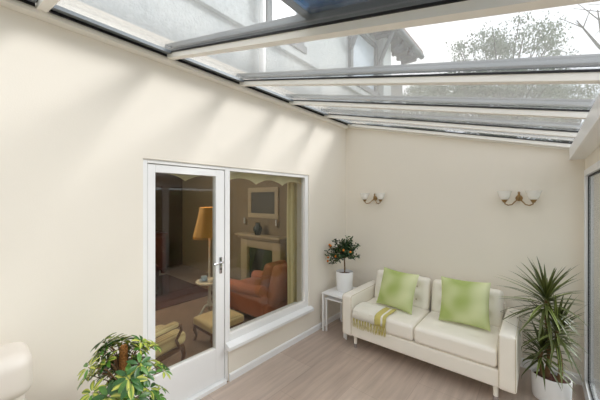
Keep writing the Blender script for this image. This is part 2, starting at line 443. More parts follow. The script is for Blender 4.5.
# ------------------------------------------------------------------ sitting room shell
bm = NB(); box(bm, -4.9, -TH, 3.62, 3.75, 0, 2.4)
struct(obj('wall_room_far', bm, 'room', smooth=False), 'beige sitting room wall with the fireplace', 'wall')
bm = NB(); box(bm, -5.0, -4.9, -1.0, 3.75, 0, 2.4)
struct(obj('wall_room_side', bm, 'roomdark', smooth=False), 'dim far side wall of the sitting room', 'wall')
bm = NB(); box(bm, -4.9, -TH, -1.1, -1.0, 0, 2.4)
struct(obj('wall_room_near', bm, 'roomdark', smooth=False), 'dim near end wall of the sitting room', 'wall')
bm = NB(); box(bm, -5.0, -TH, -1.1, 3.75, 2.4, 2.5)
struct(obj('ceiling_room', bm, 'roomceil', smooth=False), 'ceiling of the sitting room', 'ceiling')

# fireplace
fp = thing('fireplace', 'pale stone fireplace seen through the window', 'fireplace', (-1.72, 3.60, 0))
bm = NB()
box(bm, -.54, -.36, -.14, 0, 0, .96, .006); box(bm, .34, .54, -.14, 0, 0, .96, .006); box(bm, -.36, .34, -.14, 0, .79, .96, .006)
obj('surround', bm, 'mantel', fp)
bm = NB(); box(bm, -.56, .58, -.20, 0, .96, 1.0, .008); box(bm, -.60, .62, -.24, 0, 1.0, 1.04, .008); obj('mantel_shelf', bm, 'mantel', fp)
bm = NB(); box(bm, -.36, .34, -.07, 0, 0, .79); obj('firebox', bm, 'black', fp)
bm = NB(); box(bm, -.6, .6, -.36, -.14, 0, .04, .006); obj('hearth', bm, 'mantel', fp)
# picture
pc = thing('framed_picture', 'framed dim landscape picture above the mantel', 'picture', (-1.785, 3.62, 1.34))
bm = NB()
for a in ((-.42, .42, -.03, 0, 0, .09), (-.42, .42, -.03, 0, .49, .58), (-.42, -.33, -.03, 0, .09, .49), (.33, .42, -.03, 0, .09, .49)): box(bm, *a, bev=.006)
obj('picture_frame', bm, 'mantel', pc)
bm = NB(); box(bm, -.33, .33, -.015, 0, .09, .49); obj('canvas', bm, 'canvas', pc, smooth=False)
# vase on mantel
bm = NB(); lathe(bm, [(0, 0), (.05, 0), (.055, .02), (.085, .09), (.08, .14), (.045, .18), (.04, .21), (.055, .225), (.04, .222), (.03, .19), (0, .19)], seg=24)
tag(obj('vase', bm, 'darkvase', loc=(-1.76, 3.46, 1.04)), 'dark green vase on the stone mantel shelf', 'vase')
for X, lab in ((-2.28, 'small pale candle sconce left of the vase above the mantel'), (-1.39, 'small pale candle sconce right of the vase above the mantel')):
    s = thing('candle_sconce', lab, 'candle sconce', (X, 3.62, 1.18), 0)
    bm = NB(); box(bm, -.025, .025, -.012, 0, 0, .12, .003); tube(bm, [(0, -.01, .03), (0, -.05, .02), (0, -.055, .04)], .005, 6); obj('backplate', bm, 'brass', s)
    bm = NB(); tube(bm, [(0, -.055, .04), (0, -.055, .15)], .015, 10); obj('candle', bm, 'opal', s)

# curtain + valance inside
def curtain(name, x, y0, y1, z0, z1, label):
    bm = NB(); n = 60; rows = 14; amp = .022
    g = []
    for j in range(rows+1):
        z = z0+(z1-z0)*j/rows
        row = []
        for i in range(n+1):
            u = i/n; y = y0+(y1-y0)*u
            row.append(bm.verts.new((x+amp*math.sin(u*PI*2*6+.4*math.sin(j*.5)), y, z)))
        g.append(row)
    for j in range(rows):
        for i in range(n): bm.faces.new((g[j][i], g[j][i+1], g[j+1][i+1], g[j+1][i]))
    o = obj(name, bm, 'drape')
    so = o.modifiers.new('thickness', 'SOLIDIFY'); so.thickness = .004
    return tag(o, label, 'curtain')
curtain('curtain', -.268, 2.66, 2.98, .06, 1.98, 'cream drape hanging inside at the right of the window')
bm = NB(); n = 150; y0, y1 = OY0+.005, OY1-.005; rows = []
for j in range(7):
    row = []
    for i in range(n+1):
        u = i/n; y = y0+(y1-y0)*u
        zb = 1.855+.058*abs(math.sin((y-1.22)*PI/.40))**.8
        z = 1.995+(zb-1.995)*j/6
        row.append(bm.verts.new((-.130+.006*math.sin(y*40)*(j/6), y, z)))
    rows.append(row)
for j in range(6):
    for i in range(n): bm.faces.new((rows[j][i], rows[j][i+1], rows[j+1][i+1], rows[j+1][i]))
vl = obj('valance', bm, 'valance'); so = vl.modifiers.new('thickness', 'SOLIDIFY'); so.thickness = .006
tag(vl, 'scalloped cream valance across the top of door and window', 'valance')

# orange armchair (faces -x)
ac = thing('armchair', 'burnt orange upholstered armchair inside the window', 'armchair', (-.95, 2.82, 0), R(2))
bm = NB(); puff(bm, (0, 0, .21), (.86, .66, .20), .04); obj('base', bm, 'orange', ac)
bm = NB(); puff(bm, (-.06, 0, .37), (.66, .42, .15), .05, .03); obj('seat_cushion', bm, 'orange', ac)
for s in (-1, 1):
    bm = NB(); puff(bm, (-.03, s*.29, .27), (.84, .13, .32), .05)
    tube(bm, [(-.46, s*.30, .43), (-.30, s*.30, .44), (.0, s*.30, .45), (.36, s*.30, .47)], [.085, .088, .085, .08], 20)
    obj('armrest', bm, 'orange', ac)
bm = NB(); mt = Matrix.Translation((.38, 0, .30)) @ Matrix.Rotation(R(16), 4, 'Y')
puff(bm, (0, 0, .25), (.13, .50, .58), .055, .02, axis=0, mtx=mt); obj('backrest', bm, 'orange', ac)
bm = NB(); mt = Matrix.Translation((.20, -.02, .42)) @ Matrix.Rotation(R(20), 4, 'Y')
puff(bm, (0, 0, .21), (.13, .40, .42), .06, .03, axis=0, mtx=mt); obj('back_cushion', bm, 'orange', ac)
for sx in (-.36, .36):
    for sy in (-.26, .26):
        bm = NB(); tube(bm, [(sx, sy, .12), (sx, sy, 0)], [.025, .016], 8); obj('leg', bm, 'walnut', ac)

# gold striped footstool
fs = thing('footstool', 'gold striped footstool with wooden legs beyond the glass door', 'footstool', (-.77, 1.98, 0))
bm = NB(); puff(bm, (0, 0, .235), (.42, .46, .09), .03, .02); obj('cushion', bm, 'stripe', fs)
bm = NB(); box(bm, -.19, .19, -.21, .21, .15, .19, .006); obj('rail', bm, 'walnut', fs)
for sx in (-1, 1):
    for sy in (-1, 1):
        bm = NB(); x, y = sx*.18, sy*.20
        tube(bm, [(x, y, .19), (x+sx*.012, y+sy*.012, .13), (x-sx*.004, y-sy*.004, .06), (x+sx*.012, y+sy*.012, 0)], [.024, .022, .013, .016], 8); obj('leg', bm, 'walnut', fs)

# gold striped low chair
lc = thing('low_armchair', 'gold striped low armchair with carved wooden arms beside the glass door', 'armchair', (-.60, 1.08, 0), R(14))
bm = NB(); puff(bm, (0, .02, .32), (.40, .58, .12), .05, .03); obj('seat', bm, 'stripe', lc)
bm = NB(); box(bm, -.20, .20, -.24, .27, .22, .265, .008); obj('seat_rail', bm, 'walnut', lc)
bm = NB(); mt = Matrix.Translation((0, -.26, .30)) @ Matrix.Rotation(R(14), 4, 'X')
puff(bm, (0, 0, .26), (.42, .09, .52), .04, .02, axis=1, mtx=mt); obj('backrest', bm, 'stripe', lc)
for s in (-1, 1):
    bm = NB(); puff(bm, (s*.235, -.02, .52), (.075, .34, .05), .022); obj('arm_pad', bm, 'stripe', lc)
    bm = NB(); tube(bm, [(s*.235, -.24, .49), (s*.235, .10, .495), (s*.24, .19, .49), (s*.235, .20, .44), (s*.225, .15, .36), (s*.22, .19, .27)], .014, 8); obj('arm_frame', bm, 'walnut', lc)
    for y in (-.22, .25):
        bm = NB(); x = s*.185
        tube(bm, [(x, y, .25), (x+s*.014, y+.014*(1 if y > 0 else -1), .17), (x-s*.004, y, .07), (x+s*.014, y+.012*(1 if y > 0 else -1), 0)], [.024, .022, .012, .016], 8); obj('leg', bm, 'walnut', lc)

# lamp table with lamp
lt = thing('floor_lamp', 'cream floor lamp with tray table and amber fringed shade', 'floor lamp', (-1.48, 2.29, 0))
bm = NB(); lathe(bm, [(0, .135), (.028, .135), (.034, .19), (.02, .23), (.028, .28), (.018, .33), (.022, .42), (.018, .48), (.03, .485)], seg=16)
tube(bm, [(0, 0, .48), (0, 0, 1.33)], .015, 10); obj('pole', bm, 'creamwood', lt)
for k in range(3):
    a = k*2*PI/3+.5; bm = NB(); c, s = math.cos(a), math.sin(a)
    tube(bm, [(0, 0, .17), (c*.07, s*.07, .15), (c*.14, s*.14, .06), (c*.20, s*.20, .012)], [.02, .018, .014, .014], 8); obj('leg', bm, 'creamwood', lt)
bm = NB(); lathe(bm, [(0, .485), (.18, .487), (.192, .492), (.192, .506), (.182, .500), (0, .500)], seg=32); obj('tray', bm, 'creamwood', lt)
bm = NB(); fl = lambda a, z: .02*math.cos(a*12)*(1 if z < 1.3 else 0)
lathe(bm, [(.225, 1.16), (.205, 1.24), (.17, 1.40), (.135, 1.58), (.132, 1.58), (.167, 1.40), (.202, 1.24), (.222, 1.16), (.225, 1.16)], seg=48, wob=fl); sh = obj('lamp_shade', bm, 'shade', lt)
bm = NB()
for k in range(60):
    a = 2*PI*k/60; r = .222; tube(bm, [(r*math.cos(a), r*math.sin(a), 1.165), (r*math.cos(a), r*math.sin(a), 1.13)], .005, 4)
obj('fringe', bm, 'shade', sh)
# cup and saucer on the tray
tc_ = thing('teacup', 'pale blue china teacup on a saucer on the lamp tray', 'cup', (-1.545, 2.245, .5045))
bm = NB(); lathe(bm, [(0, .0), (.045, .0), (.075, .012), (.073, .015), (.03, .006), (0, .006)], seg=24); obj('saucer', bm, 'blueport', tc_)
bm = NB(); lathe(bm, [(0, .006), (.025, .006), (.04, .03), (.045, .065), (.042, .065), (.036, .03), (0, .012)], seg=24); tube(bm, [(.04, 0, .05), (.06, 0, .05), (.062, 0, .035), (.038, 0, .02)], .004, 6); obj('cup', bm, 'blueport', tc_)
bm = NB(); box(bm, -.04, .04, -.03, .03, 0, .035, .003)
tag(obj('small_box', bm, 'creamwood', loc=(-1.42, 2.28, .5045)), 'small pale box beside the teacup on the lamp tray', 'box')  # a small box standing on the lamp tray

# sideboard, rug and dark sofa deeper in the room
sb = thing('sideboard', 'dark mahogany sideboard against the dim far wall', 'sideboard', (-4.62, 2.2, 0))
bm = NB(); box(bm, -.26, .26, -.75, .75, .08, .88, .006); box(bm, -.27, .29, -.78, .78, .88, .92, .006); obj('body', bm, 'mahogany', sb)
for y in (-.5, 0, .5):
    bm = NB(); box(bm, .26, .275, y-.23, y+.23, .12, .84, .005); dd = obj('door', bm, 'mahogany', sb)
    bm = NB(); bmesh.ops.create_icosphere(bm, subdivisions=2, radius=.015, matrix=Matrix.Translation((.29, y+.18, .5))); obj('knob', bm, 'brass', dd)
for y in (-.7, .7):
    for x in (-.2, .2): obj_ = bx('leg', 'mahogany', sb, x-.03, x+.03, y-.03, y+.03, 0, .08)
bm = NB(); box(bm, -4.2, -2.25, .5, 2.9, 0, .012, .003)
tag(obj('rug', bm, 'rug', smooth=False), 'dark red rug on the sitting room floor', 'rug')
ds = thing('dark_sofa', 'dark red sofa in the dim sitting room', 'sofa', (-3.3, 1.45, .012), R(-10))
bm = NB(); puff(bm, (0, 0, .22), (.85, 1.5, .30), .05); obj('base', bm, 'rug', ds)
bm = NB(); puff(bm, (-.34, 0, .58), (.2, 1.5, .5), .07, axis=0); obj('backrest', bm, 'rug', ds)
for s in (-1, 1):
    bm = NB(); puff(bm, (.03, s*.68, .42), (.8, .16, .3), .06); obj('armrest', bm, 'rug', ds)
for sx in (-.3, .3):
    for sy in (-.6, .6): bm = NB(); tube(bm, [(sx, sy, .09), (sx, sy, 0)], .02, 8); obj('leg', bm, 'walnut', ds)

# ------------------------------------------------------------------ sofa
SX = 1.26; so_ = thing('sofa', 'cream leather two-seat sofa with square arms against the end wall', 'sofa', (SX, 3.21, 0))
yf, yb = -.385, .385
bm = NB(); puff(bm, (0, 0, .215), (1.40, .75, .155), .018, n=14); obj('base', bm, 'leather', so_)
for s in (-1, 1):
    bm = NB(); puff(bm, (s*.747, 0, .365), (.125, .77, .46), .024, .006, n=18, axis=2); a_ = obj('armrest', bm, 'leather', so_)
    bm = NB()
    for ss in (-1, 1):
        x = s*.747+ss*.055
        tube(bm, [(x, yf+.004, .16), (x, yf+.004, .575), (x, yf+.022, .590), (x, yb-.02, .590)], .0035, 6)
    obj('piping', bm, 'piping', a_)
for s in (-1, 1):
    bm = NB(); tf = [(tx, ty) for tx in (-.15, .15) for ty in (-.12, .12)]
    puff(bm, (s*.342, -.085, .372), (.677, .60, .155), .035, .022, tufts=tf, n=26, tuft_depth=.012, tuft_r=.045); sc = obj('seat_cushion', bm, 'leather', so_)
    bm = NB(); mt = Matrix.Translation((s*.342, .20, .44)) @ Matrix.Rotation(R(-13), 4, 'X')
    tf = [(tx, tz) for tx in (-.2, 0, .2) for tz in (-.075, .07)]
    puff(bm, (0, 0, .165), (.655, .15, .37), .045, -.0, n=26, axis=1, mtx=mt)
    bmv = bm
    # tufts on the front face
    inv = mt.inverted()
    for v in bmv.verts:
        q = inv @ v.co
        if q.y < 0:
            k = max(0, 1-(q.x/.33)**2)*max(0, 1-((q.z-.165)/.185)**2)
            q.y -= .02*k
            for tx, tz in tf:
                q.y += .03*math.exp(-((q.x-tx)**2+(q.z-.165-tz)**2)/.0018)
            v.co = mt @ q
    bc = obj('back_cushion', bmv, 'leather', so_)
    for tx, tz in tf:
        bm = NB(); bmesh.ops.create_icosphere(bm, subdivisions=2, radius=.011, matrix=mt @ Matrix.Translation((tx, -.073, .165+tz)) @ Matrix.Diagonal((1, .5, 1, 1))); obj('button', bm, 'piping', bc)
bm = NB(); puff(bm, (0, .335, .45), (1.37, .09, .40), .02, n=10); obj('back_frame', bm, 'leather', so_)
for sx in (-1, 1):
    for y in (yf+.03+.03, yb-.06):
        bm = NB(); tube(bm, [(sx*.665, y, .14), (sx*.665, y, .035)], [.021, .018], 14); l_ = obj('leg', bm, 'leather', so_)
        bm = NB(); tube(bm, [(sx*.665, y, .045), (sx*.665, y, 0)], [.0195, .0185], 14); obj('foot_cap', bm, 'chrome', l_)

# green cushions
def pillow(label, loc, rx, rz_, w=.46, roll=0):
    bm = NB(); n = 28; grid = {}
    for side in (-1, 1):
        for i in range(n+1):
            for j in range(n+1):
                u, v = -1+2*i/n, -1+2*j/n
                k = max(0, (1-u*u)*(1-v*v))
                x = u*w/2*(1-.075*(1-v*v)*abs(u)); z = v*w/2*(1-.075*(1-u*u)*abs(v))
                t = .075*(k**.42)*(1+.12*noise.noise(Vector((u*1.7+loc[0]*9, v*1.7, side))))
                edge = i in (0, n) or j in (0, n)
                if edge and (0, i, j) in grid: grid[(side, i, j)] = grid[(0, i, j)]; continue
                vv = bm.verts.new((x, side*t, z+w/2))
                grid[(side, i, j)] = vv
                if edge: grid[(0, i, j)] = vv
    for side in (-1, 1):
        for i in range(n):
            for j in range(n):
                q = [grid[(side, i, j)], grid[(side, i+1, j)], grid[(side, i+1, j+1)], grid[(side, i, j+1)]]
                if side > 0: q.reverse()
                bm.faces.new(q)
    o = obj('cushion', bm, 'velvet'); o.location = loc; o.rotation_euler = (rx, roll, rz_)
    return tag(o, label, 'cushion', 'green velvet cushions on the sofa')
pillow('green velvet cushion at the throw end of the cream sofa', (.955, 3.085, .475), R(-21), R(-6), .43, R(2))
pillow('green velvet cushion at the plant end of the cream sofa', (1.645, 3.10, .480), R(-21), R(3), .44, R(-1))

# throw with fringe
th = thing('throw_blanket', 'white throw with mustard stripes and fringe over the sofa seat', 'throw', (.80, 2.83, .45))
path = [(.21, .033), (.17, .034), (.14, .033), (.10, .028), (.04, .022), (.005, .012), (-.012, -.005), (-.018, -.04), (-.020, -.085)]
def throw_pts(x):
    tw = .09*(x)                          # lies slightly askew
    out = []
    for k, (yy, zz) in enumerate(path):
        out.append((x+.12*(yy-.1)+.004*math.sin(k*1.3+x*30), yy, zz+.004*math.sin(x*38+k)))
    return out
def throw_mesh(x0, x1, n):
    bm = NB(); g = []
    for i in range(n+1):
        g.append([bm.verts.new(p) for p in throw_pts(x0+(x1-x0)*i/n)])
    for i in range(n):
        for k in range(len(path)-1): bm.faces.new((g[i][k], g[i+1][k], g[i+1][k+1], g[i][k+1]))
    return bm
o = obj('cloth', throw_mesh(-.19, .08, 24), 'wool', th); s_ = o.modifiers.new('thickness', 'SOLIDIFY'); s_.thickness = .007; s_.offset = 1
for nm, x0, x1, m in (('mustard_stripe', .08, .145, 'mustard'), ('pale_stripe', .145, .165, 'wool'), ('mustard_stripe', .165, .20, 'mustard')):
    o = obj(nm, throw_mesh(x0, x1, 6), m, th); s_ = o.modifiers.new('thickness', 'SOLIDIFY'); s_.thickness = .007; s_.offset = 1
bm = NB(); bm2 = NB()
for k in range(34):
    x = -.185+.385*k/33; p = throw_pts(x)[-1]
    tgt = bm if (k % 3 != 0 or x > .09) else bm2
    pts = [p]
    for j in range(1, 5): pts.append((p[0]+.004*math.sin(k*2.1+j), p[1]-.004*math.sin(j+k), p[2]-.026*j))
    tube(tgt, pts, [.0035, .0045, .0035, .0045, .002], 5)
obj('fringe', bm, 'mustard', th); obj('fringe', bm2, 'wool', th)

# ------------------------------------------------------------------ nested side tables
st = thing('nesting_table', 'larger white side table between the sofa and the house wall', 'side table', (.245, 3.19, 0))
bm = NB(); box(bm, -.185, .185, -.235, .235, .478, .50, .004); obj('table_top', bm, 'white', st)
bm = NB(); box(bm, -.18, -.165, -.20, .20, .445, .478); box(bm, -.165, .165, .205, .22, .445, .478); box(bm, .165, .18, -.2, .2, .445, .478); obj('apron', bm, 'white', st)
for sx in (-1, 1):
    for sy in (-1, 1):
        x, y = sx*.170, sy*.215; bx('leg', 'white', st, x-.012, x+.012, y-.012, y+.012, 0, .478, bev=.002)
st2 = thing('nesting_table', 'smaller white side table tucked under the larger one', 'side table', (.245, 3.185, 0))
bm = NB(); box(bm, -.148, .148, -.205, .19, .415, .433, .003); obj('table_top', bm, 'white', st2)
for sx in (-1, 1):
    for sy in (-1, 1):
        x, y = sx*.134, -.19 if sy < 0 else .175; bx('leg', 'white', st2, x-.010, x+.010, y-.010, y+.010, 0, .415, bev=.002)

# ------------------------------------------------------------------ leaves
def lin(c): return c
def leaf_blade(bm, col, base, direc, length, width, droop, c0, c1, seg=7, fold=.25, roll=0):
    d = Vector(direc).normalized(); p = Vector(base)
    prev = None
    for i in range(seg+1):
        t = i/seg
        side = d.cross(Vector((0, 0, 1)))
        if side.length < .05: side = Vector((1, 0, 0))
        side.normalize()
        if roll: side = Matrix.Rotation(roll, 3, d) @ side
        nrm = side.cross(d).normalized()
        w = width*.5*(math.sin(PI*min(1, (t*.93+.07)))**.6 if False else (min(1, t*5+.35))*(1-t**2.2)+.02)
        a = bm.verts.new(p-side*w+nrm*w*fold); m_ = bm.verts.new(p); b = bm.verts.new(p+side*w+nrm*w*fold)
        cur = (a, m_, b)
        for vtx, cc in ((a, c1), (m_, c0), (b, c1)): vtx[col] = cc
        if prev:
            bm.faces.new((prev[0], prev[1], cur[1], cur[0])); bm.faces.new((prev[1], prev[2], cur[2], cur[1]))
        prev = cur
        p = p+d*(length/seg)
        d = (d+Vector((0, 0, -droop/seg))).normalized()
def colnb():
    bm = NB(); return bm, bm.verts.layers.float_color.new('Col')
def jitter(c, a):
    k = 1+random.uniform(-a, a); return (c[0]*k, c[1]*k, c[2]*k, 1)

# dracaena in oval pot
dr = thing('dracaena', 'tall spiky dracaena with three heads in white oval pot beside the sofa', 'potted plant', (2.28, 3.20, 0))
bm = NB(); lathe(bm, [(0, 0), (.108, 0), (.122, .008), (.127, .03), (.132, .20), (.130, .208), (.123, .208), (.120, .17), (0, .17)], seg=48, sy=.78); obj('pot', bm, 'ceramic', dr)
bm = NB(); lathe(bm, [(0, .192), (.06, .190), (.10, .186), (.122, .18), (.12, .165), (0, .165)], seg=32, sy=.78)
for v in bm.verts:
    v.co.z += .006*noise.noise(v.co*60)
obj('soil', bm, 'soil', dr)
heads = [((-.03, .0, .17), (-.01, .02, .5), (-.03, .02, .83), 1.28, 86), ((.05, -.02, .17), (.055, -.02, .38), (.035, -.02, .60), 1.15, 80), ((-.06, .01, .17), (-.07, .0, .28), (-.06, -.02, .40), .95, 62)]
DG = srgb(58, 66, 32); DG2 = srgb(106, 114, 56); LG = srgb(160, 176, 96)
for b_, m_, t_, sc, cnt in heads:
    bm = NB(); tube(bm, [b_, ((b_[0]+m_[0])/2+.008, b_[1], (b_[2]+m_[2])/2), m_, ((t_[0]+m_[0])/2-.008, t_[1], (t_[2]+m_[2])/2), t_], [.02, .018, .017, .016, .013], 10)
    stm = obj('stem', bm, 'trunk', dr)
    bm, cl = colnb()
    for k in range(cnt):
        f = k/cnt; az = k*2.39996; el = R(-25+100*f+random.uniform(-8, 8))
        ln = sc*random.uniform(.27, .38)*(1-.25*f)
        dv = (math.cos(az)*math.cos(el), math.sin(az)*math.cos(el), math.sin(el))
        # keep leaves out of the wall, the glass and the sofa arm
        base = (t_[0]+dv[0]*.012, t_[1]+dv[1]*.012, t_[2]-.08+.14*f)
        wx, wy = 2.28+base[0]+dv[0]*ln, 3.20+base[1]+dv[1]*ln
        if wx > 2.48: ln *= max(.3, (2.47-2.28-base[0])/(dv[0]*ln))
        if wy > 3.62: ln *= max(.3, (3.61-3.20-base[1])/(dv[1]*ln))
        leaf_blade(bm, cl, base, dv, ln, .015*sc+.005, random.uniform(.35, .95)*(1-.3*f), jitter(DG, .3), jitter(DG2 if random.random() < .8 else LG, .25), 8, .3)
    for v in bm.verts:                    # stop at the wall and glass
        if v.co.x > .215: v.co.x = .215-.002*random.random()
        if v.co.y > .43: v.co.y = .43
        if v.co.x < -.19 and v.co.z < .62: v.co.x = -.185
    obj('leaf_rosette', bm, 'leaf', stm)

# schefflera with moss pole
sf = thing('schefflera', 'variegated umbrella plant climbing a moss pole in front of the house wall', 'potted plant', (.42, .57, 0))
bm = NB(); lathe(bm, [(0, 0), (.11, 0), (.12, .01), (.145, .24), (.155, .245), (.155, .265), (.142, .265), (.135, .22), (0, .22)], seg=36); obj('pot', bm, 'ceramic', sf)
bm = NB(); lathe(bm, [(0, .235), (.137, .23), (.137, .215), (0, .215)], seg=28); obj('soil', bm, 'soil', sf)
bm = NB(); lathe(bm, [(0, .22), (.021, .22)]+[(.021, .22+.04*q) for q in range(1, 16)]+[(.021, .86), (.015, .872), (0, .875)], seg=20, wob=lambda a, z: .10*math.sin(a*5+z*40)+.05*math.sin(a*9-z*70))
for v in bm.verts: v.co += Vector((noise.noise(v.co*50), noise.noise(v.co*50+Vector((9, 0, 0))), 0))*.004
obj('moss_pole', bm, 'moss', sf)
SG = srgb(52, 98, 36); SG2 = srgb(84, 132, 48); SY = srgb(214, 214, 96)
bmS = NB(); bm, cl = colnb()
stems = []
rnd = random.Random(11)
for k in range(150):
    az = k*2.39996+.4;  hgt = .40+.44*rnd.random()**.7
    rr = rnd.uniform(.06, .215)*(1.0 if hgt < .78 else .62)
    cx, cy, cz = rr*math.cos(az), rr*math.sin(az), hgt+.06*rnd.random()
    if .42+cx < .075: cx = .075-.42+rnd.uniform(0, .03)
    if hgt > .60 and math.cos(az+.3) > .25 and rr < .15: continue
    tube(bmS, [(math.cos(az)*.02, math.sin(az)*.02, hgt-.10), (cx*.5, cy*.5, (hgt-.10+cz)/2+.03), (cx, cy, cz)], [.004, .003, .002], 5)
    tilt = Vector((math.cos(az), math.sin(az), 1.1)).normalized()
    u = tilt.cross(Vector((0, 0, 1))).normalized(); v_ = tilt.cross(u)
    nl = rnd.choice((7, 8, 8)); L = rnd.uniform(.050, .074)
    vari = rnd.random()
    for q in range(nl):
        a = 2*PI*q/nl+rnd.uniform(-.12, .12)
        dv = u*math.cos(a)+v_*math.sin(a)+tilt*.10
        g = jitter(SG if rnd.random() < .5 else SG2, .25)
        y_ = rnd.random()
        c0, c1 = (g, g)
        if vari < .7: c0, c1 = ((SY, g) if y_ < .45 else (g, SY) if y_ < .6 else (g, g))
        st_ = Vector((cx, cy, cz))+dv*.012
        leaf_w = L*.40
        # oval leaflet
        d = dv.normalized(); p = st_; prev = None; seg = 6
        for i in range(seg+1):
            t = i/seg; side = d.cross(tilt).normalized(); n_ = side.cross(d)
            w = leaf_w*.5*max(.04, math.sin(PI*min(1, .06+t*.92))**.75)
            A = bm.verts.new(p-side*w+n_*w*.25); Bm = bm.verts.new(p); Bb = bm.verts.new(p+side*w+n_*w*.25)
            A[cl] = c1 if i else g; Bm[cl] = c0; Bb[cl] = c1
            if prev: bm.faces.new((prev[0], prev[1], Bm, A)); bm.faces.new((prev[1], prev[2], Bb, Bm))
            prev = (A, Bm, Bb); p = p+d*(L/seg); d = (d+Vector((0, 0, -.10))).normalized()
for v in bm.verts:
    if v.co.x < -.40: v.co.x = -.40
obj('stems', bmS, 'trunk', sf); obj('foliage', bm, 'leaf', sf)

# little orange tree
ot = thing('orange_tree', 'small orange tree with dark leaves in white pot on side table', 'potted plant', (.245, 3.215, .50))
bm = NB(); lathe(bm, [(0, 0), (.098, 0), (.103, .006), (.112, .247), (.110, .252), (.104, .252), (.100, .215), (0, .205)], seg=40); obj('pot', bm, 'ceramic', ot)
bm = NB(); lathe(bm, [(0, .222), (.100, .216), (.100, .20), (0, .20)], seg=28); obj('soil', bm, 'soil', ot)
bm = NB(); tube(bm, [(0, 0, .20), (.004, 0, .30), (-.003, 0, .40), (0, 0, .48)], [.010, .009, .008, .006], 8)
rnd = random.Random(5); tips = []
for k in range(46):
    az = k*2.4; el = rnd.uniform(-.35, 1.35); r = rnd.uniform(.12, .26)
    tip = Vector((r*math.cos(az)*math.cos(el), r*math.sin(az)*math.cos(el)*.8, .50+.16*math.sin(el)*(r/.2)))
    if k in (3, 11): tip = Vector((-.20+.03*(k == 3), -.08, .375-.04*(k == 3)))
    tube(bm, [(0, 0, .42+.04*rnd.random()), tuple(tip*.5+Vector((0, 0, .235))), tuple(tip)], [.004, .003, .0015], 5); tips.append(tip)
obj('trunk', bm, 'trunk', ot)
bm, cl = colnb(); OG = srgb(38, 66, 36); OG2 = srgb(74, 100, 56)
for tip in tips:
    for q in range(34):
        s = rnd.uniform(.35, 1.0)
        base = Vector((0, 0, .44)).lerp(tip, s)+Vector((rnd.gauss(0, .014), rnd.gauss(0, .014), rnd.gauss(0, .012)))
        dv = Vector((rnd.uniform(-1, 1), rnd.uniform(-1, 1), rnd.uniform(-.6, .9))).normalized()
        g = jitter(OG if rnd.random() < .65 else OG2, .3)
        leaf_blade(bm, cl, base, dv, rnd.uniform(.03, .046), .020, .3, g, g, 3, .2, rnd.uniform(-1, 1))
for v in bm.verts:
    if v.co.x < -.235: v.co.x = -.235
obj('foliage', bm, 'leaf', ot)
for p in ((-.15, -.13, .60), (-.11, -.16, .595), (-.13, -.14, .57), (.09, -.17, .56), (-.20, -.09, .42), (-.205, -.09, .37), (.16, -.12, .54), (-.02, -.18, .47)):
    bm = NB(); bmesh.ops.create_icosphere(bm, subdivisions=3, radius=.0135, matrix=Matrix.Translation(p)); obj('orange', bm, 'orangefruit', ot)

# ------------------------------------------------------------------ wall lights
def wall_light(label, x, z):
    w = thing('wall_light', label, 'wall light', (x, D, z), 0, 'brass wall lights on the end wall')
    bm = NB(); tube(bm, [(0, 0, 0), (0, -.010, 0), (0, -.022, 0), (0, -.03, 0)], [.030, .030, .018, .010], 24)
    lathe(bm, [(0, -.0), (.012, .0), (.016, .02), (.008, .045), (.013, .055), (0, .07)], cy=-.03, seg=14); obj('backplate', bm, 'brass', w)
    for s in (-1, 1):
        bm = NB()
        tube(bm, [(0, -.03, .0), (s*.025, -.05, -.03), (s*.055, -.075, -.065), (s*.085, -.09, -.072), (s*.110, -.095, -.058), (s*.115, -.095, -.035)], .006, 8)
        lathe(bm, [(0, -.045), (.012, -.045), (.02, -.03), (.028, -.015), (.0, -.012)], cx=s*.115, cy=-.095, seg=16); ar = obj('arm', bm, 'brass', w)
        bm = NB(); lathe(bm, [(.016, -.02), (.036, -.008), (.048, .02), (.055, .05), (.066, .072), (.062, .072), (.051, .05), (.044, .02), (.032, -.004), (0, -.014), (.016, -.02)], cx=s*.115, cy=-.095, seg=28); obj('lamp_shade', bm, 'opal', ar)
    return w
wall_light('brass two-arm wall light with opal bowls, the one nearer the house wall', .475, 1.71)
wall_light('brass two-arm wall light with opal bowls, the one above the dracaena', 2.045, 1.71)

# ------------------------------------------------------------------ cream chair at lower left
ch = thing('cream_armchair', 'cream leather armchair backed against the long wall', 'armchair', (.235, -.215, 0))
bm = NB(); puff(bm, (-.03, 0, .55), (.17, .80, .72), .05, .01, axis=0); obj('backrest', bm, 'chairleather', ch)
bm = NB(); mt = Matrix.Rotation(R(0), 4, 'Y'); puff(bm, (.015, 0, .865), (.26, .84, .21), .06, .02, axis=0, mtx=mt); obj('head_roll', bm, 'chairleather', ch)
bm = NB(); puff(bm, (.36, 0, .30), (.68, .60, .22), .05, .02); obj('seat_cushion', bm, 'chairleather', ch)
for s in (-1, 1):
    bm = NB(); puff(bm, (.36, s*.34, .34), (.72, .12, .42), .04); obj('armrest', bm, 'chairleather', ch)
for sx in (.04, .66):
    for sy in (-.32, .32): bm = NB(); tube(bm, [(sx, sy, .15), (sx, sy, 0)], [.02, .017], 12); obj('leg', bm, 'chrome', ch)

